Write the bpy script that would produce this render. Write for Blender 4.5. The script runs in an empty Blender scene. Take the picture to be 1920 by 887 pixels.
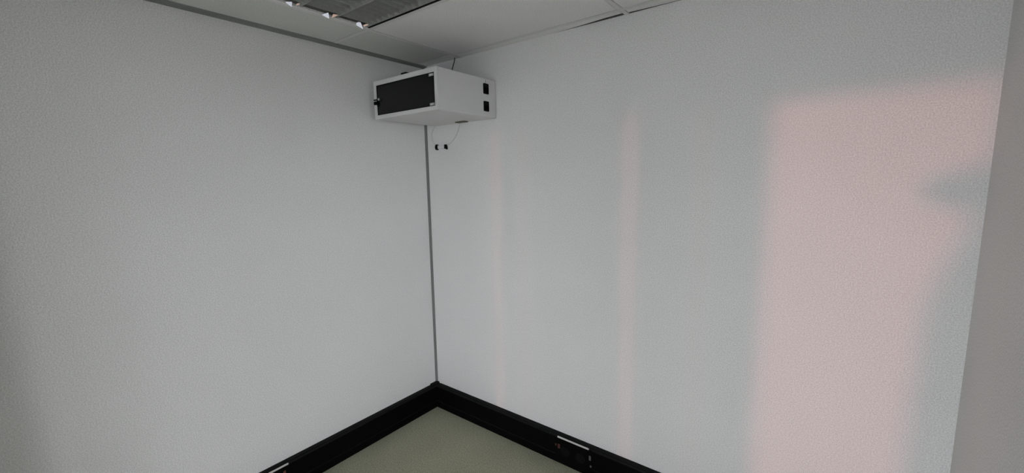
import bpy, bmesh, math, random
from mathutils import Vector, Matrix
random.seed(4)
scene = bpy.context.scene
COL = scene.collection

# ------------------------------------------------------------------ camera
# room axes: x along the far wall, y towards the far wall (y = 0), z up; the corner with the cabinet is the origin
CAM = Vector((2.569, -2.2439, 1.8579)); YAW, PITCH, ROLL, FPX = -0.66146, -0.13645, -0.01726, 794.86
fw = Vector((math.sin(YAW)*math.cos(PITCH), math.cos(YAW)*math.cos(PITCH), math.sin(PITCH)))
rt = Vector((math.cos(YAW), -math.sin(YAW), 0)); up = rt.cross(fw)
r2 = math.cos(ROLL)*rt + math.sin(ROLL)*up; u2 = -math.sin(ROLL)*rt + math.cos(ROLL)*up
cam = bpy.data.cameras.new('camera'); cam.sensor_width = 36.0; cam.lens = FPX/1920*36.0
cam.clip_start = 0.02; cam.clip_end = 200
camo = bpy.data.objects.new('camera', cam); COL.objects.link(camo)
camo.matrix_world = Matrix(((r2.x, u2.x, -fw.x, CAM.x), (r2.y, u2.y, -fw.y, CAM.y), (r2.z, u2.z, -fw.z, CAM.z), (0, 0, 0, 1)))
scene.camera = camo

# ------------------------------------------------------------------ daylight
W = bpy.data.worlds.new('evening_sky'); scene.world = W; W.use_nodes = True
bg = W.node_tree.nodes['Background']; bg.inputs[0].default_value = (0.935, 0.95, 1.0, 1); bg.inputs[1].default_value = 14.0
SUN_DIR = Vector((0.006, 1.0, -0.045)).normalized()          # low sun, through the window behind the camera
sun = bpy.data.lights.new('evening_sun', 'SUN'); sun.energy = 0.7; sun.color = (1.0, 0.40, 0.36); sun.angle = math.radians(1.7)
suno = bpy.data.objects.new('evening_sun', sun); COL.objects.link(suno)
suno.rotation_euler = SUN_DIR.to_track_quat('-Z', 'Y').to_euler(); suno.location = (1.5, -7, 2.5)
D = 4.0                                                      # depth of the room: the window wall
WX0, WX1, WZ0, WZ1 = 0.60, 2.975, 0.12, 2.37                  # window opening
XE, YN = 5.4, -1.05                                          # an unseen side room with a window, added to even out the wall light
YM, ZD = -2.0, 2.25                                          # its doorway, added to aim the light at the corner: from YN to YM, ZD high
VY0, VY1, VZ0, VZ1 = -2.95, -2.0, 0.75, 2.35
p2 = bpy.data.lights.new('fill_window_portal', 'AREA'); p2.shape = 'RECTANGLE'; p2.size = VY1-VY0; p2.size_y = VZ1-VZ0; p2.cycles.is_portal = True
p2o = bpy.data.objects.new('fill_window_portal', p2); COL.objects.link(p2o)
p2o.location = (XE+0.19, (VY0+VY1)/2, (VZ0+VZ1)/2); p2o.rotation_euler = Vector((-1, 0, 0)).to_track_quat('-Z', 'Z').to_euler()
pl = bpy.data.lights.new('window_portal', 'AREA'); pl.shape = 'RECTANGLE'; pl.size = WX1-WX0; pl.size_y = WZ1-WZ0; pl.cycles.is_portal = True
plo = bpy.data.objects.new('window_portal', pl); COL.objects.link(plo)
plo.location = ((WX0+WX1)/2, -D-0.19, (WZ0+WZ1)/2); plo.rotation_euler = (math.radians(90), 0, 0)
plo.rotation_euler = Vector((0, 1, 0)).to_track_quat('-Z', 'Z').to_euler()
vs = scene.view_settings
vs.view_transform = 'Standard'; vs.look = 'None'; vs.gamma = 1.0; vs.use_curve_mapping = False; vs.exposure = -0.17

# ------------------------------------------------------------------ materials
def mat(name, col, rough=0.6, metal=0.0, noise=0.0, scale=200.0, bump=0.0, spec=0.5, big=0.0, col2=None):
    m = bpy.data.materials.new(name); m.use_nodes = True; nt = m.node_tree; b = nt.nodes['Principled BSDF']
    b.inputs['Base Color'].default_value = (*col, 1); b.inputs['Roughness'].default_value = rough
    b.inputs['Metallic'].default_value = metal; b.inputs['Specular IOR Level'].default_value = spec
    tc = nt.nodes.new('ShaderNodeTexCoord')
    n = nt.nodes.new('ShaderNodeTexNoise'); n.inputs['Scale'].default_value = scale; n.inputs['Detail'].default_value = 3
    nt.links.new(tc.outputs['Object'], n.inputs['Vector'])
    if noise > 0:
        r = nt.nodes.new('ShaderNodeMapRange'); r.inputs[1].default_value = 0.25; r.inputs[2].default_value = 0.75
        r.inputs[3].default_value = 1-noise; r.inputs[4].default_value = 1+noise
        nt.links.new(n.outputs['Fac'], r.inputs[0]); fac = r.outputs[0]
        if big > 0:
            n2 = nt.nodes.new('ShaderNodeTexNoise'); n2.inputs['Scale'].default_value = 2.2; n2.inputs['Detail'].default_value = 2
            nt.links.new(tc.outputs['Object'], n2.inputs['Vector'])
            q = nt.nodes.new('ShaderNodeMapRange'); q.inputs[1].default_value = 0.3; q.inputs[2].default_value = 0.7
            q.inputs[3].default_value = 1-big; q.inputs[4].default_value = 1+big
            nt.links.new(n2.outputs['Fac'], q.inputs[0])
            mu = nt.nodes.new('ShaderNodeMath'); mu.operation = 'MULTIPLY'
            nt.links.new(fac, mu.inputs[0]); nt.links.new(q.outputs[0], mu.inputs[1]); fac = mu.outputs[0]
        sc = nt.nodes.new('ShaderNodeVectorMath'); sc.operation = 'SCALE'; sc.inputs[0].default_value = col
        nt.links.new(fac, sc.inputs['Scale'])
        nt.links.new(sc.outputs[0], b.inputs['Base Color'])
    if bump > 0:
        bp = nt.nodes.new('ShaderNodeBump'); bp.inputs['Strength'].default_value = bump; bp.inputs['Distance'].default_value = 0.002
        nt.links.new(n.outputs['Fac'], bp.inputs['Height']); nt.links.new(bp.outputs['Normal'], b.inputs['Normal'])
    return m
M = {}
M['wall'] = mat('wall_paint', (0.74, 0.742, 0.735), 0.55, noise=0.22, scale=200, bump=0.08, big=0.012, spec=0.3)
M['wall2'] = mat('end_wall_paint', (0.74, 0.735, 0.725), 0.7, noise=0.22, scale=200, bump=0.1, big=0.02, spec=0.25)
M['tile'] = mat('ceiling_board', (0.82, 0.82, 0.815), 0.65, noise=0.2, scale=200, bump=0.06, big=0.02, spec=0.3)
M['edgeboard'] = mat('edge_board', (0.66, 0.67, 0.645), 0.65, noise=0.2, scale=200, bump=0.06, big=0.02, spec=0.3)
M['tee'] = mat('ceiling_tee', (0.72, 0.72, 0.71), 0.5, noise=0.04, scale=150)
M['void'] = mat('dark_void_concrete', (0.10, 0.10, 0.095), 0.9, noise=0.2, scale=30)
M['alu'] = mat('grey_channel', (0.21, 0.22, 0.21), 0.55, 0.0, noise=0.10, scale=120, spec=0.3)
M['cornertrim'] = mat('grey_corner_trim', (0.17, 0.175, 0.17), 0.55, 0.0, noise=0.10, scale=160, spec=0.3)
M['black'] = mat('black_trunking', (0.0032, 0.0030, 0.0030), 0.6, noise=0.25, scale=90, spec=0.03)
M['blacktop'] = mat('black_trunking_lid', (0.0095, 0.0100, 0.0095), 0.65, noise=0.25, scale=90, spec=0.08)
M['plate'] = mat('black_socket_plate', (0.0034, 0.0030, 0.0030), 0.6, spec=0.03, noise=0.2, scale=80)
M['white'] = mat('white_strip', (0.58, 0.57, 0.56), 0.5, noise=0.08, scale=150)
M['red'] = mat('dark_red_plastic', (0.085, 0.025, 0.022), 0.55, noise=0.3, scale=120)
M['greyplastic'] = mat('grey_plastic', (0.10, 0.09, 0.09), 0.5, noise=0.3, scale=120)
M['carpet'] = mat('carpet', (0.345, 0.347, 0.258), 0.95, noise=0.4, scale=130, bump=0.6, big=0.05, spec=0.1)
M['cab'] = mat('cabinet_paint', (0.66, 0.66, 0.66), 0.45, noise=0.05, scale=300, bump=0.03, spec=0.4)
M['seam'] = mat('dark_seam', (0.05, 0.05, 0.05), 0.7, noise=0.1, scale=60)
M['blackplastic'] = mat('black_plastic', (0.005, 0.005, 0.005), 0.55, spec=0.08, noise=0.2, scale=80)
M['chrome'] = mat('lock_metal', (0.45, 0.45, 0.44), 0.35, 1.0, noise=0.1, scale=90)
M['sticker'] = mat('grey_sticker', (0.42, 0.43, 0.42), 0.6, noise=0.12, scale=220)
M['rust'] = mat('brown_bracket', (0.10, 0.085, 0.055), 0.7, noise=0.3, scale=100)
M['wire'] = mat('pale_wire', (0.55, 0.55, 0.54), 0.6, noise=0.1, scale=100)
M['darkwire'] = mat('dark_cable', (0.02, 0.02, 0.02), 0.6, noise=0.1, scale=100)
M['louvre'] = mat('louvre_aluminium', (0.34, 0.35, 0.33), 0.6, 0.2, noise=0.10, scale=60)
M['lampwhite'] = mat('tube_glass', (0.55, 0.56, 0.54), 0.3, noise=0.04, scale=50)
M['mirror'] = mat('glint_reflector', (0.055, 0.056, 0.058), 0.08, 1.0, noise=0.02, scale=50)
M['warm_glint'] = mat('warm_glint_reflector', (0.046, 0.033, 0.026), 0.08, 1.0, noise=0.03, scale=50)  # warm tint puts the sun's pinkish glint into the metal colour
M['frame'] = mat('window_frame_paint', (0.5, 0.5, 0.5), 0.5, noise=0.05, scale=60)
M['ground'] = mat('paving', (0.10, 0.10, 0.095), 0.9, noise=0.2, scale=3)
M['slat'] = mat('blind_fabric', (0.62, 0.62, 0.60), 0.8, noise=0.08, scale=180)
nt = M['slat'].node_tree; tl = nt.nodes.new('ShaderNodeBsdfTranslucent'); tl.inputs[0].default_value = (0.85, 0.86, 0.88, 1); mxs = nt.nodes.new('ShaderNodeMixShader'); mxs.inputs[0].default_value = 0.45
nt.links.new(nt.nodes['Principled BSDF'].outputs[0], mxs.inputs[1]); nt.links.new(tl.outputs[0], mxs.inputs[2]); nt.links.new(mxs.outputs[0], nt.nodes['Material Output'].inputs[0])
M['shadow_curtain'] = mat('shadow_curtain_fabric', (0.45, 0.44, 0.42), 0.9, noise=0.10, scale=180)
g = bpy.data.materials.new('smoked_glass'); g.use_nodes = True; nt = g.node_tree; b = nt.nodes['Principled BSDF']
b.inputs['Base Color'].default_value = (0.0075, 0.0085, 0.0078, 1); b.inputs['Roughness'].default_value = 0.12; b.inputs['Specular IOR Level'].default_value = 0.22
n = nt.nodes.new('ShaderNodeTexNoise'); n.inputs['Scale'].default_value = 9; rr = nt.nodes.new('ShaderNodeMapRange')
rr.inputs[3].default_value = 0.08; rr.inputs[4].default_value = 0.28
nt.links.new(n.outputs['Fac'], rr.inputs[0]); nt.links.new(rr.outputs[0], b.inputs['Roughness'])
M['glass'] = g
g = bpy.data.materials.new('clear_pane'); g.use_nodes = True; nt = g.node_tree; nt.nodes.remove(nt.nodes['Principled BSDF'])
tr = nt.nodes.new('ShaderNodeBsdfTransparent'); gl = nt.nodes.new('ShaderNodeBsdfGlossy'); gl.inputs['Roughness'].default_value = 0.02
mx = nt.nodes.new('ShaderNodeMixShader'); mx.inputs[0].default_value = 0.05
nt.links.new(tr.outputs[0], mx.inputs[1]); nt.links.new(gl.outputs[0], mx.inputs[2]); nt.links.new(mx.outputs[0], nt.nodes['Material Output'].inputs[0])
M['pane'] = g

# ------------------------------------------------------------------ helpers
def mesh_obj(name, bm, m, parent=None, smooth=False):
    me = bpy.data.meshes.new(name); bmesh.ops.recalc_face_normals(bm, faces=bm.faces); bm.to_mesh(me); bm.free()
    me.materials.append(M[m])
    if smooth:
        for p in me.polygons: p.use_smooth = True
    o = bpy.data.objects.new(name, me); COL.objects.link(o)
    if parent: o.parent = parent
    return o
def bm_box(lo, hi, bev=0.0, bm=None, segs=2):
    bm = bm or bmesh.new(); r = bmesh.ops.create_cube(bm, size=1.0)
    for v in r['verts']: v.co = Vector([(lo[i]+hi[i])/2 + v.co[i]*(hi[i]-lo[i]) for i in range(3)])
    if bev: bmesh.ops.bevel(bm, geom=[e for e in {e for v in r['verts'] for e in v.link_edges}], offset=bev, segments=segs, affect='EDGES', profile=0.5)
    return bm
def box(name, lo, hi, m, parent=None, bev=0.0): return mesh_obj(name, bm_box(lo, hi, bev), m, parent)
def prism(name, prof, axis, a, b, m, parent=None):
    """profile [(u, z)] swept from a to b along 'x' (u is y) or 'y' (u is x)"""
    bm = bmesh.new(); A = []; B = []
    for u, z in prof:
        A.append(bm.verts.new((a, u, z) if axis == 'x' else (u, a, z))); B.append(bm.verts.new((b, u, z) if axis == 'x' else (u, b, z)))
    k = len(prof)
    for i in range(k): bm.faces.new((A[i], A[(i+1) % k], B[(i+1) % k], B[i]))
    bm.faces.new(A); bm.faces.new(list(reversed(B)))
    return mesh_obj(name, bm, m, parent)
def tube(name, pts, r, m, parent=None, sides=8):
    bm = bmesh.new(); pts = [Vector(p) for p in pts]; rings = []
    for i, p in enumerate(pts):
        t = (pts[min(i+1, len(pts)-1)] - pts[max(i-1, 0)]).normalized()
        s = t.cross(Vector((0.31, 0.9, 0.29))).normalized(); q = t.cross(s)
        rings.append([bm.verts.new(p + r*(math.cos(2*math.pi*k/sides)*s + math.sin(2*math.pi*k/sides)*q)) for k in range(sides)])
    for a, c in zip(rings, rings[1:]):
        for k in range(sides): bm.faces.new((a[k], a[(k+1) % sides], c[(k+1) % sides], c[k]))
    bm.faces.new(rings[0]); bm.faces.new(list(reversed(rings[-1])))
    return mesh_obj(name, bm, m, parent, True)
def curve_pts(ctrl, n=24):
    out = []; c = [Vector(p) for p in ctrl]; c = [2*c[0]-c[1]] + c + [2*c[-1]-c[-2]]
    for i in range(1, len(c)-2):
        for k in range(n // (len(c)-3)):
            t = k/(n // (len(c)-3)); p0, p1, p2, p3 = c[i-1:i+3]
            out.append(0.5*((2*p1) + (p2-p0)*t + (2*p0-5*p1+4*p2-p3)*t*t + (3*p1-p0-3*p2+p3)*t**3))
    out.append(c[-2]); return out
def cyl(name, c, axis, r, h, m, parent=None, sides=20, r_top=None):
    bm = bmesh.new(); bmesh.ops.create_cone(bm, cap_ends=True, segments=sides, radius1=r, radius2=r if r_top is None else r_top, depth=h)
    q = Vector((0, 0, 1)).rotation_difference(Vector(axis)); bmesh.ops.rotate(bm, verts=bm.verts, cent=(0, 0, 0), matrix=q.to_matrix())
    bmesh.ops.translate(bm, verts=bm.verts, vec=Vector(c)); return mesh_obj(name, bm, m, parent)
def thing(name, label, cat, loc, group=None):
    o = bpy.data.objects.new(name, None); COL.objects.link(o); o.location = loc; o.empty_display_size = 0.1
    o['label'] = label; o['category'] = cat
    if group: o['group'] = group
    return o
def adopt(root):
    """parts are modelled in room coordinates: keep them there under their thing"""
    inv = Matrix.Translation(-root.location)
    for c in COL.objects:
        if c.parent is root: c.matrix_parent_inverse = inv
def structure(o, label, cat):
    o['kind'] = 'structure'; o['label'] = label; o['category'] = cat; return o
def pixel_dir(px, py): return fw + (px-960)/FPX*r2 - (py-443.5)/FPX*u2

# ------------------------------------------------------------------ room shell
H = 2.70; XR = 2.98; T = 0.15; ZT = 2.98
floor = structure(box('floor', (-T, -D-T, -0.12), (XE+T, T, 0.0), 'carpet'), 'olive beige carpeted floor in the room corner', 'floor')
wall_left = structure(box('wall_left', (-T, -D-T, 0.0), (0, T, ZT), 'wall'), 'plain pale grey partition wall left of the corner', 'wall')
wall_back = structure(box('wall_back', (0, 0, 0.0), (XR, T, H), 'wall'), 'white wall with the pinkish patch of evening light', 'wall')
wall_right = structure(box('wall_right', (XR, YN, 0.0), (XR+T, T, ZT), 'wall2'), 'shaded grey end wall at the right edge', 'wall')
bm = bmesh.new()
for lo, hi in (((0, -D-T, 0), (WX0, -D, ZT)), ((WX1, -D-T, 0), (XE, -D, ZT)), ((WX0, -D-T, 0), (WX1, -D, WZ0)), ((WX0, -D-T, WZ1), (WX1, -D, ZT))):
    bm_box(lo, hi, bm=bm)
structure(mesh_obj('wall_front', bm, 'wall'), 'white wall around the wide window behind the viewer', 'wall')

bm = bm_box((XR, -D, 0), (XR+T, YM, ZT)); bm_box((XR, YM, ZD), (XR+T, YN, ZT), bm=bm)
structure(mesh_obj('wall_right_near', bm, 'wall2'), 'grey wall around the added doorway to the added side room', 'wall')
structure(box('shade_pier', (0, -2.95, 0), (0.60, -2.60, ZT), 'wall'), 'added square white pier shading the left wall, out of view behind the viewer', 'pier')  # added, unseen: keeps window light off the left wall near the camera
structure(box('wall_side', (XR+T, YN, 0), (XE, YN+T, ZT), 'wall'), 'white wall of the added bay to the right, behind the viewer', 'wall')
bm = bmesh.new()
for lo, hi in (((XE, -D-T, 0), (XE+T, VY0, ZT)), ((XE, VY1, 0), (XE+T, YN+T, ZT)), ((XE, VY0, 0), (XE+T, VY1, VZ0)), ((XE, VY0, VZ1), (XE+T, VY1, ZT))):
    bm_box(lo, hi, bm=bm)
structure(mesh_obj('wall_far_right', bm, 'wall'), 'white wall around the added window of the side bay', 'wall')
w2 = structure(box('fill_window', (XE+0.04, VY0, VZ0), (XE+0.12, VY1, VZ0+0.03), 'frame'), 'added window that lights the walls, in the side bay behind the viewer', 'window')  # added opening whose daylight fills the corner walls
for y0, y1 in ((VY0, VY0+0.04), (VY1-0.04, VY1)): box('window_frame', (XE+0.05, y0, VZ0+0.03), (XE+0.10, y1, VZ1), 'frame', w2)
for y0, y1 in ((VY0+0.04, VY1-0.04),): box('window_pane', (XE+0.073, y0, VZ0+0.03), (XE+0.077, y1, VZ1), 'pane', w2)
structure(box('ground_outside', (-30, -34, -3.4), (33, T, -3.2), 'ground'), 'dim paved ground outside, below the window', 'ground')

# suspended ceiling: boards and tees hang below the dark soffit
ceiling = structure(box('ceiling', (-T, -D-T, ZT), (XE+T, T, ZT+0.1), 'void'), 'suspended ceiling of pale boards in a slim grid', 'ceiling')
box('void_shade_band', (0, 0, H), (XR, T, ZT), 'void', ceiling)  # dark band keeps the ceiling gap black, in place of shaded wall
CX = [0.0, 0.395, 1.612, 2.825, XR]; CY = [0.0, -0.075, -0.735, -1.345, -1.955, -2.565, -3.175, -3.785, -D]
TW = 0.012; GAP = 0.0038
def board(x0, x1, y0, y1):
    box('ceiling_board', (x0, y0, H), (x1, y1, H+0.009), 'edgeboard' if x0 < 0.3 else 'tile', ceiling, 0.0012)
for i in range(4):
    for j in range(8):
        if i == 0 and j in (3, 5, 6): continue                     # the added pier
        x0 = CX[i] + (TW+GAP if i else 0.0); x1 = CX[i+1] - (TW+GAP if i < 3 else 0.0)
        y1 = CY[j] - (TW+GAP if j else 0.0); y0 = CY[j+1] + (TW+GAP if j < 7 else 0.0)
        if i == 0 and j == 2: y0 = CY[4] + TW+GAP            # one long edge board
        if i == 1 and j == 2: continue                      # the light sits here
        if j == 0:                                          # narrow border pieces: their wall edge has sagged off the wall in places
            bm = bmesh.new()
            edge = {0: [(x0, 0.0), (x1, 0.0)], 1: [(x0, 0.0), (1.17, 0.0), (1.35, -0.011), (1.5, -0.025), (x1, -0.028)],
                    2: [(x0, -0.018), (1.75, -0.011), (1.95, 0.0), (x1, 0.0)], 3: [(x0, 0.0), (x1, 0.0)]}[i]
            poly = [(x0, y0)] + edge + [(x1, y0)]
            lo = [bm.verts.new((x, y, H)) for x, y in poly]; hi = [bm.verts.new((x, y, H+0.009)) for x, y in poly]; k = len(poly)
            bm.faces.new(lo); bm.faces.new(list(reversed(hi)))
            for q in range(k): bm.faces.new((lo[q], lo[(q+1) % k], hi[(q+1) % k], hi[q]))
            mesh_obj('ceiling_board', bm, 'tile', ceiling)
        else: board(x0, x1, y0, y1)
box('ceiling_board', (XR+T+0.002, -D, H), (XE, YN-0.002, H+0.009), 'tile', ceiling)
for x in CX[1:4]: box('main_tee', (x-TW, -D, H-0.0015), (x+TW, 0, H+0.03), 'tee', ceiling)
for y in CY[1:8]:
    for i in range(4):
        if i == 0 and y == CY[3]: continue
        box('cross_tee', (CX[i]+(TW if i else 0), y-TW, H-0.001), (CX[i+1]-(TW if i < 3 else 0), y+TW, H+0.03), 'tee', ceiling)

structure(prism('trim_1', [(0, H-0.012), (0.006, H-0.014), (0.042, H-0.006), (0.044, H), (0, H)], 'y', -D, 0, 'alu'), 'grey metal channel along the top of the left wall', 'trim')
structure(prism('trim_2', [(0, 0), (0.016, 0), (0.0155, 0.001), (0.001, 0.0155), (0, 0.016)], 'x', 0, 0.1, 'cornertrim'), 'slim grey upright strip in the corner between the walls', 'trim')
t2 = bpy.data.objects['trim_2']; bm = bmesh.new()            # upright quarter strip
prof = [(0, 0), (0.015, 0), (0.013, -0.006), (0.006, -0.013), (0, -0.015)]
A = [bm.verts.new((x, y, 0.18)) for x, y in prof]; B = [bm.verts.new((x, y, H-0.012)) for x, y in prof]
bm.faces.new(A); bm.faces.new(B)
for i in range(5): bm.faces.new((A[i], A[(i+1) % 5], B[(i+1) % 5], B[i]))
bmesh.ops.recalc_face_normals(bm, faces=bm.faces); bm.to_mesh(t2.data); bm.free()

# black power skirting
SH, SD = 0.187, 0.05
def skirt_profile(s): return [(0, 0), (s*SD, 0), (s*SD, 0.052), (s*(SD-0.004), 0.055), (s*(SD-0.004), 0.059), (s*SD, 0.062), (s*SD, SH-0.010), (s*(SD-0.006), SH-0.003), (s*(SD-0.012), SH-0.003), (s*(SD-0.012), SH-0.005), (s*(SD-0.015), SH-0.005), (s*(SD-0.015), SH-0.002), (0, SH-0.001)]
def baseboard(name, s, axis, a, b, shift, label):
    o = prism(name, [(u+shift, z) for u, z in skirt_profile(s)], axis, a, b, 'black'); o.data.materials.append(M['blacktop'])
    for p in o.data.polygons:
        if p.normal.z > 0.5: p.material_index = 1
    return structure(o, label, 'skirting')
bl = baseboard('baseboard_left', 1, 'y', -2.60, 0, 0, 'black power skirting along the left wall')
bb = baseboard('baseboard_back', -1, 'x', SD, XR, 0, 'black power skirting below the sunlit wall')
baseboard('baseboard_right', -1, 'y', YN, -SD, XR, 'black power skirting along the shaded end wall')
bm = bm_box((0.0005, -0.075, SH-0.002), (0.034, -0.0005, SH+0.010), 0.003)
mesh_obj('corner_cap', bm, 'blacktop', bl)

# ------------------------------------------------------------------ wide window with upright blind slats, behind the viewer
win = structure(box('window_1', (WX0, -D-0.11, WZ0), (WX1, -D-0.02, WZ0+0.012), 'frame'), 'wide window behind the viewer', 'window')
for x0, x1 in ((WX0, WX0+0.03), (2.21, 2.245), (1.13, 1.17), (WX1-0.015, WX1)): box('window_frame', (x0, -D-0.10, WZ0+0.012), (x1, -D-0.05, WZ1), 'frame', win)
box('window_frame', (WX0, -D-0.10, WZ1-0.012), (WX1, -D-0.05, WZ1), 'frame', win)
for x0, x1 in ((WX0+0.03, 1.13), (1.17, 2.21), (2.245, WX1-0.015)): box('window_pane', (x0, -D-0.078, WZ0+0.012), (x1, -D-0.074, WZ1-0.012), 'pane', win)
box('blind_rail', (0.52, -D+0.04, WZ1+0.03), (2.9, -D+0.09, WZ1+0.08), 'frame', win)
ANG = math.radians(-28); SW = 0.127
xs = []; gaps = [(0.56, 0.0), (0.69, 0.036), (0.92, 0.016), (1.645, 0.040), (2.02, 0.010), (2.298, 0.0)]   # where two slats stand a little apart
for (g0, w0), (g1, w1) in zip(gaps, gaps[1:]):
    a_ = g0+w0/2-0.006*D; b_ = g1-w1/2-0.006*D; pw = SW*math.cos(ANG); k = max(1, math.ceil((b_-a_)/pw))
    for i in range(k): xs.append(a_+pw/2+(b_-a_-pw)*(i/(k-1) if k > 1 else 0.5))
shift = 0.0
base = None
for x in xs:
    bm = bmesh.new(); n = 6; rows = []
    for z in (WZ0-0.05, WZ1+0.03):
        rows.append([bm.verts.new(((k/n-0.5)*SW, 0.004*math.cos((k/n-0.5)*math.pi), z)) for k in range(n+1)])
    for k in range(n): bm.faces.new((rows[0][k], rows[0][k+1], rows[1][k+1], rows[1][k]))
    r = bmesh.ops.extrude_face_region(bm, geom=bm.faces[:]); bmesh.ops.translate(bm, verts=[v for v in r['geom'] if isinstance(v, bmesh.types.BMVert)], vec=(0, 0.0012, 0))
    if base is None: o = base = mesh_obj('blind_slat', bm, 'slat', win)
    else: bm.free(); o = base.copy(); COL.objects.link(o)
    o.location = (x+shift, -D+0.065, 0); o.rotation_euler = (0, 0, ANG)
# a curtain added out of view, knotted and outlined to cast the viewer's shadow
YC = -D+0.16; OX = SUN_DIR.x/SUN_DIR.y*YC; OZ = SUN_DIR.z/SUN_DIR.y*YC
ctl = [(0.02, 2.835), (0.64, 2.842), (1.0, 2.846), (1.32, 2.849), (1.50, 2.895), (1.66, 2.94), (1.70, 2.945), (1.715, 2.90), (1.735, 2.83), (1.78, 2.803), (1.82, 2.815), (1.85, 2.87), (1.87, 2.95), (1.90, 3.0), (2.30, 3.0)]
bm = bmesh.new(); rows = []; N = 28
for z, xl in ctl:
    x0 = xl+OX; x1 = XR-0.012; zz = min(max(z+OZ, 0.03), 2.46); row = []
    for k in range(N+1):
        t = k/N; row.append(bm.verts.new((x0+(x1-x0)*t, YC+0.018*math.sin(t*math.pi*9+z)+0.02*(1 if 1.70 < z < 1.86 else 0), zz)))
    rows.append(row)
for a, c in zip(rows, rows[1:]):
    for k in range(N): bm.faces.new((a[k], a[k+1], c[k+1], c[k]))
r = bmesh.ops.extrude_face_region(bm, geom=bm.faces[:]); bmesh.ops.translate(bm, verts=[v for v in r['geom'] if isinstance(v, bmesh.types.BMVert)], vec=(0, 0.004, 0))
mesh_obj('shadow_curtain', bm, 'shadow_curtain', win, True)

# ------------------------------------------------------------------ wall cabinet
CX0, CX1, CY0, CY1, CZ0, CZ1 = 0.108, 0.709, -0.523, -0.004, 2.256, 2.494
cab = thing('network_cabinet', 'light grey wall cabinet with a dark glass door hung high in the corner', 'cabinet', (0.41, -0.26, CZ0))
bm = bmesh.new(); t = 0.012; df = 0.016                       # sides, top, bottom and back; the door closes the front
bm_box((CX0, CY0+df, CZ0), (CX1, CY1, CZ1), 0.003, bm)
mesh_obj('body', bm, 'cab', cab)
bm = bmesh.new()                                              # door frame: a ring around the glass
GX0, GX1, GZ0, GZ1 = 0.136, 0.687, 2.279, 2.466
out = [(CX0, CZ0), (CX1, CZ0), (CX1, CZ1), (CX0, CZ1)]; inn = [(GX0, GZ0), (GX1, GZ0), (GX1, GZ1), (GX0, GZ1)]
vv = {}
for y in (CY0, CY0+df-0.001):
    for q, ring in (('o', out), ('i', inn)): vv[y, q] = [bm.verts.new((x, y, z)) for x, z in ring]
f0, f1 = CY0, CY0+df-0.001
for k in range(4):
    j = (k+1) % 4
    bm.faces.new((vv[f0, 'o'][k], vv[f0, 'o'][j], vv[f0, 'i'][j], vv[f0, 'i'][k])); bm.faces.new((vv[f1, 'o'][k], vv[f1, 'o'][j], vv[f1, 'i'][j], vv[f1, 'i'][k]))
    bm.faces.new((vv[f0, 'o'][k], vv[f0, 'o'][j], vv[f1, 'o'][j], vv[f1, 'o'][k])); bm.faces.new((vv[f0, 'i'][k], vv[f0, 'i'][j], vv[f1, 'i'][j], vv[f1, 'i'][k]))
door = mesh_obj('door', bm, 'cab', cab)
pane = box('glass_pane', (GX0+0.001, CY0+0.003, GZ0+0.001), (GX1-0.001, CY0+0.009, GZ1-0.001), 'glass', door)
pane['label'] = 'dark smoked glass pane'
bm = bmesh.new()                                              # thin black gasket around the pane
for lo, hi in (((GX0, GZ0), (GX1, GZ0+0.005)), ((GX0, GZ1-0.005), (GX1, GZ1)), ((GX0, GZ0), (GX0+0.005, GZ1)), ((GX1-0.005, GZ0), (GX1, GZ1))):
    bm_box((lo[0], CY0+0.0005, lo[1]), (hi[0], CY0+0.0035, hi[1]), bm=bm)
mesh_obj('gasket', bm, 'blackplastic', door)
for z in (2.283, 2.446):
    s = box('hinge_plate', (0.644, CY0-0.0015, z), (0.680, CY0+0.003, z+0.014), 'sticker', door, 0.0008)
    box('hinge_mark', (0.653, CY0-0.0022, z+0.004), (0.671, CY0-0.001, z+0.010), 'cab', door)
lk = cyl('lock', (0.166, CY0-0.003, 2.376), (0, -1, 0), 0.0085, 0.012, 'chrome', door)
bm = bm_box((0.118, CY0-0.014, 2.345), (0.142, CY0-0.001, 2.366), 0.003); bm_box((0.112, CY0-0.010, 2.373), (0.140, CY0-0.001, 2.380), 0.001, bm); bm_box((0.142, CY0-0.006, 2.335), (0.148, CY0-0.001, 2.382), 0.001, bm)
hd = mesh_obj('latch_handle', bm, 'blackplastic', door); hd['label'] = 'black turn latch'
def rounded_plate(name, y0, y1, z0, z1, xface, th, m, parent):
    bm = bmesh.new(); r = 0.007; pts = []
    for cy, cz, a0 in ((y1-r, z1-r, 0), (y0+r, z1-r, 90), (y0+r, z0+r, 180), (y1-r, z0+r, 270)):
        for k in range(5): a = math.radians(a0+k*22.5); pts.append((cy+r*math.cos(a), cz+r*math.sin(a)))
    A = [bm.verts.new((xface-0.001, y, z)) for y, z in pts]; B = [bm.verts.new((xface+th, y, z)) for y, z in pts]; k = len(pts)
    bm.faces.new(A); bm.faces.new(B)
    for i in range(k): bm.faces.new((A[i], A[(i+1) % k], B[(i+1) % k], B[i]))
    return mesh_obj(name, bm, m, parent)
for z0, z1 in ((2.398, 2.464), (2.290, 2.354)):
    l = rounded_plate('side_latch', -0.128, -0.077, z0, z1, CX1, 0.003, 'blackplastic', cab); l['label'] = 'black rounded side latch'
    rounded_plate('latch_tongue', -0.120, -0.085, z0+0.010, z1-0.024, CX1+0.003, 0.002, 'plate', l)
box('panel_seam', (CX1-0.0005, -0.1035, 2.464), (CX1+0.0006, -0.1015, 2.486), 'seam', cab)
bk = box('cable_entry', (0.392, -0.075, CZ0-0.007), (0.480, -0.035, CZ0+0.001), 'rust', cab, 0.002); bk['label'] = 'brown cable entry lip under the cabinet'
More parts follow.
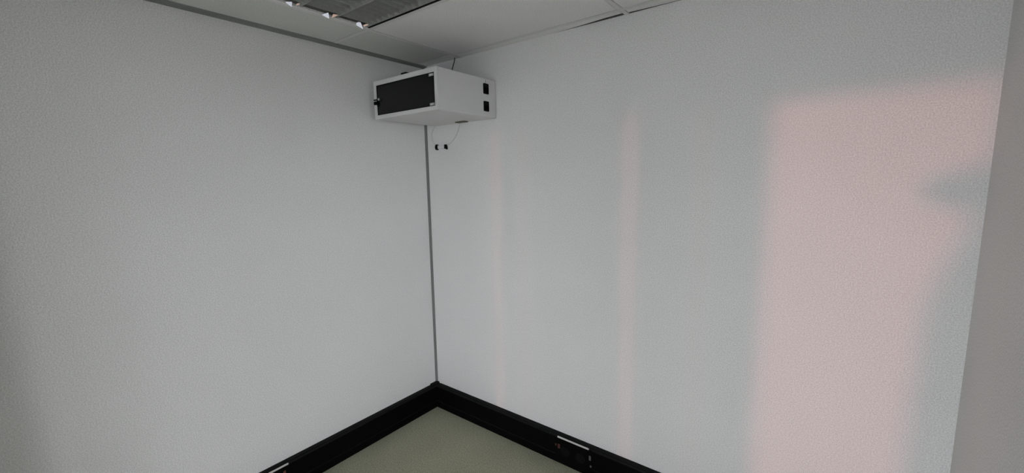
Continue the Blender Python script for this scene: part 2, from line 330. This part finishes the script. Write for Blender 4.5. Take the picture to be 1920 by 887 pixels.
bm = bm_box((0.355, CY0+0.028, CZ1-0.001), (0.405, CY0+0.075, CZ1+0.022), 0.004); bm_box((0.388, CY0+0.03, CZ1-0.001), (0.424, CY0+0.06, CZ1+0.012), 0.003, bm)
gl_ = mesh_obj('top_gland', bm, 'blackplastic', cab); gl_['label'] = 'black cable gland on the cabinet top'
for x in (0.2, 0.62): box('wall_bracket', (x, CY1-0.001, 2.30), (x+0.04, 0.0, 2.45), 'seam', cab)
adopt(cab)

c = tube('cable', curve_pts([(0.362, -0.022, H+0.02), (0.363, -0.03, 2.68), (0.378, -0.062, 2.63), (0.398, -0.095, 2.585), (0.412, -0.12, 2.53), (0.414, -0.125, CZ1+0.004)]), 0.0032, 'darkwire')
c['label'] = 'thin dark cable dropping from the ceiling to the cabinet top'; c['category'] = 'cable'

# wire loop with a little connector hanging below the cabinet
cn = thing('cable_connector', 'small pale connector with black ends on a wire loop below the cabinet', 'connector', (0.178, -0.012, 2.085))
box('connector_body', (0.142, -0.019, 2.086), (0.214, -0.003, 2.112), 'cab', cn, 0.003)
bm = bmesh.new()
def ring(bm, c, ro, ri, sz, y0, y1, n=18):
    vs_ = [[bm.verts.new((c[0]+r*math.cos(2*math.pi*k/n), y, c[1]+sz*r*math.sin(2*math.pi*k/n))) for k in range(n)] for r, y in ((ro, y0), (ri, y0), (ri, y1), (ro, y1))]
    for a in range(4):
        for k in range(n): bm.faces.new((vs_[a][k], vs_[a][(k+1) % n], vs_[(a+1) % 4][(k+1) % n], vs_[(a+1) % 4][k]))
ring(bm, (0.131, 2.099), 0.013, 0.007, 1.6, -0.022, -0.004)
e = mesh_obj('clip_ring', bm, 'blackplastic', cn); e['label'] = 'black oval clip'
bm = bm_box((0.216, -0.023, 2.083), (0.233, -0.004, 2.115), 0.004); bm_box((0.229, -0.018, 2.078), (0.239, -0.006, 2.098), 0.003, bm)
e = mesh_obj('plug', bm, 'blackplastic', cn); e['label'] = 'black plug'
tube('wire', curve_pts([(0.115, -0.012, 2.255), (0.075, -0.008, 2.21), (0.075, -0.006, 2.155), (0.105, -0.008, 2.122), (0.131, -0.011, 2.117)], 32), 0.0016, 'wire', cn, 6)
tube('wire', curve_pts([(0.236, -0.011, 2.108), (0.275, -0.008, 2.122), (0.325, -0.007, 2.165), (0.365, -0.012, 2.22), (0.40, -0.034, 2.255)], 32), 0.0016, 'wire', cn, 6)
adopt(cn)

# ------------------------------------------------------------------ power points in the black skirting
def plate_on(face, a, b, z0, z1, th):                         # face 'back': along x on the back skirting; 'left': along y on the left skirting
    return ((a, -SD-th, z0), (b, -SD+0.001, z1)) if face == 'back' else ((SD-0.001, a, z0), (SD+th, b, z1))
def socket_panel(face, a, b, label, reds, greys):
    mid = (a+b)/2; root = thing('power_socket', label, 'power socket', (mid, -SD, 0.03) if face == 'back' else (SD, mid, 0.03), 'power sockets in the black skirting')
    lo, hi = plate_on(face, a-0.02, b+0.02, 0.03, 0.180, 0.003); box('face_plate', lo, hi, 'plate', root, 0.002)
    lo, hi = plate_on(face, a, b, 0.1785, 0.1885, 0.005); s = box('top_strip', lo, hi, 'white', root, 0.0015); s['label'] = 'narrow white strip'  # narrow white strip along the top edge of the panel
    n = max(1, round((b-a)/0.11))
    for k in range(n):
        cx = a+(k+0.5)*(b-a)/n
        if face == 'back': ins = cyl('socket_insert', (cx, -SD-0.004, 0.098), (0, -1, 0), 0.032, 0.004, 'blackplastic', root)
        else: ins = cyl('socket_insert', (SD+0.004, cx, 0.098), (1, 0, 0), 0.032, 0.004, 'blackplastic', root)
        for ox, oz, r in ((0, 0.014, 0.005), (-0.012, -0.006, 0.0042), (0.012, -0.006, 0.0042)):
            if face == 'back': cyl('pin_hole', (cx+ox, -SD-0.0062, 0.098+oz), (0, -1, 0), r, 0.001, 'plate', ins, 10)
            else: cyl('pin_hole', (SD+0.0062, cx+ox, 0.098+oz), (1, 0, 0), r, 0.001, 'plate', ins, 10)
    for p, z, w, h in reds:
        lo, hi = plate_on(face, p-w/2, p+w/2, z-h/2, z+h/2, 0.006); r_ = box('rocker', lo, hi, 'red', root, 0.002); r_['label'] = 'dull red rocker switch'
    for p, z, w, h in greys:
        lo, hi = plate_on(face, p-w/2, p+w/2, z-h/2, z+h/2, 0.006); r_ = box('indicator', lo, hi, 'greyplastic', root, 0.002); r_['label'] = 'grey indicator window'
    adopt(root); return root
socket_panel('back', 1.212, 1.437, 'power socket with a white strip in the skirting right of the corner', [(1.222, 0.120, 0.016, 0.030), (1.185+0.014, 0.124, 0.010, 0.014)], [(1.446, 0.128, 0.013, 0.030), (1.452, 0.075, 0.010, 0.014)])
socket_panel('left', -1.352, -1.236, 'power socket with a white strip in the skirting left of the corner', [(-1.262, 0.140, 0.014, 0.022)], [])

# ------------------------------------------------------------------ recessed three-tube light with a blade louvre
LX0, LX1, LY0, LY1 = 0.409, 1.598, -1.331, -0.749
lt = thing('ceiling_light', 'unlit recessed ceiling light with a dark metal blade louvre', 'ceiling light', ((LX0+LX1)/2, (LY0+LY1)/2, H))
bm = bmesh.new(); fl = 0.014
for lo, hi in (((LX0, LY0), (LX1, LY0+fl)), ((LX0, LY0+fl), (LX0+fl, LY1)), ((LX1-fl, LY0+fl), (LX1, LY1))):
    bm_box((lo[0], lo[1], H-0.002), (hi[0], hi[1], H+0.008), bm=bm)
mesh_obj('frame', bm, 'tile', lt)
box('edge_gap_strip', (LX0+fl, LY1-0.010, H-0.001), (LX1-fl, LY1+0.0015, H+0.007), 'blackplastic', lt)  # black strip in place of the shaded gap beside the louvre
bm = bmesh.new(); zt = H+0.12                                 # housing: an open tray
for lo, hi in (((LX0, LY0, H+0.008), (LX0+0.003, LY1, zt)), ((LX1-0.003, LY0, H+0.008), (LX1, LY1, zt)), ((LX0, LY0, H+0.008), (LX1, LY0+0.003, zt)), ((LX0, LY1-0.003, H+0.008), (LX1, LY1, zt)), ((LX0, LY0, zt), (LX1, LY1, zt+0.003))):
    bm_box(lo, hi, bm=bm)
mesh_obj('housing', bm, 'louvre', lt)
IX0, IX1, IY0, IY1 = LX0+fl, LX1-fl, LY0+fl, LY1-0.010
ch = (IY1-IY0)/3
for k in range(4):
    y = IY0+k*ch; a = 0.0 if k == 0 else 0.028; b_ = 0.0 if k == 3 else 0.028
    prism('side_reflector', [(y-(0.002 if a else 0), H+0.002), (y+(0.002 if b_ else 0), H+0.002), (y+b_*0.55, H+0.026), (y+b_, H+0.055), (y-a, H+0.055), (y-a*0.55, H+0.026)] if a and b_ else
          ([(y, H+0.002), (y+0.002, H+0.002), (y+b_*0.55, H+0.026), (y+b_, H+0.055), (y, H+0.055)] if b_ else [(y-0.002, H+0.002), (y, H+0.002), (y, H+0.055), (y-a, H+0.055), (y-a*0.55, H+0.026)]), 'x', IX0, IX1, 'louvre', lt)
base = None
for k in range(3):
    yc = IY0+(k+0.5)*ch
    tb = cyl('lamp_tube', ((IX0+IX1)/2, yc, H+0.085), (1, 0, 0), 0.013, IX1-IX0-0.02, 'lampwhite', lt, 16)
    for j in range(1, 24):
        x = IX0+j*(IX1-IX0)/24
        if base is None:
            bm = bmesh.new(); w0, w1 = ch/2-0.002, ch/2-0.027; pr = ((-0.001, 0.003), (0.001, 0.003), (0.005, 0.025), (0.012, 0.048), (-0.012, 0.048), (-0.005, 0.025))
            A = []; B = []
            for px, pz in pr:
                w = w0+(w1-w0)*pz/0.055; A.append(bm.verts.new((px, -w, pz))); B.append(bm.verts.new((px, w, pz)))
            bm.faces.new(A); bm.faces.new(list(reversed(B)))
            for q in range(6): bm.faces.new((A[q], A[(q+1) % 6], B[(q+1) % 6], B[q]))
            o = base = mesh_obj('cross_blade', bm, 'louvre', lt)
        else: o = base.copy(); COL.objects.link(o)
        o.location = (x, yc, H)
# added glint plates: cut and tilted so the window flashes towards the camera
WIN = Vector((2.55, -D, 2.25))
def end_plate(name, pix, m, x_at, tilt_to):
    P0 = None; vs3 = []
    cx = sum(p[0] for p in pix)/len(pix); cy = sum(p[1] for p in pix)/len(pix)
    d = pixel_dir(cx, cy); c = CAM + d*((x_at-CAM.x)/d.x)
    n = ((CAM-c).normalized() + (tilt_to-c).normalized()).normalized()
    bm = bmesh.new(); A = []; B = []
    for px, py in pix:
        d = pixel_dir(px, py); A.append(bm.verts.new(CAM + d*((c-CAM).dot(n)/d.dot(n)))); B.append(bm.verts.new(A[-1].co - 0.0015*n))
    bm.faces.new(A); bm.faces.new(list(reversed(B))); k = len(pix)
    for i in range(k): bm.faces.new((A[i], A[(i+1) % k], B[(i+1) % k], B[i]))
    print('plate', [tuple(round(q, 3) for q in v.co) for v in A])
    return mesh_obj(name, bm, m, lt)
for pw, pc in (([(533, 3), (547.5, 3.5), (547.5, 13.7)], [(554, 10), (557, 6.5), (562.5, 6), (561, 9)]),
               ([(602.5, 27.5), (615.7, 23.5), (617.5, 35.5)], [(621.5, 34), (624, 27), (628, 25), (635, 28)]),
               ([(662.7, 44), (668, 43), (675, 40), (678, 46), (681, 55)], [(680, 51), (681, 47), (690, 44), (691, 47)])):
    e = end_plate('glint_plate', pw, 'mirror', 0.432, WIN); e['label'] = 'added plate tilted to make a daylight glint'
    e = end_plate('glint_plate', pc, 'warm_glint', 0.440, WIN); e['label'] = 'added plate with the warm sun glint tinted in'
adopt(lt)
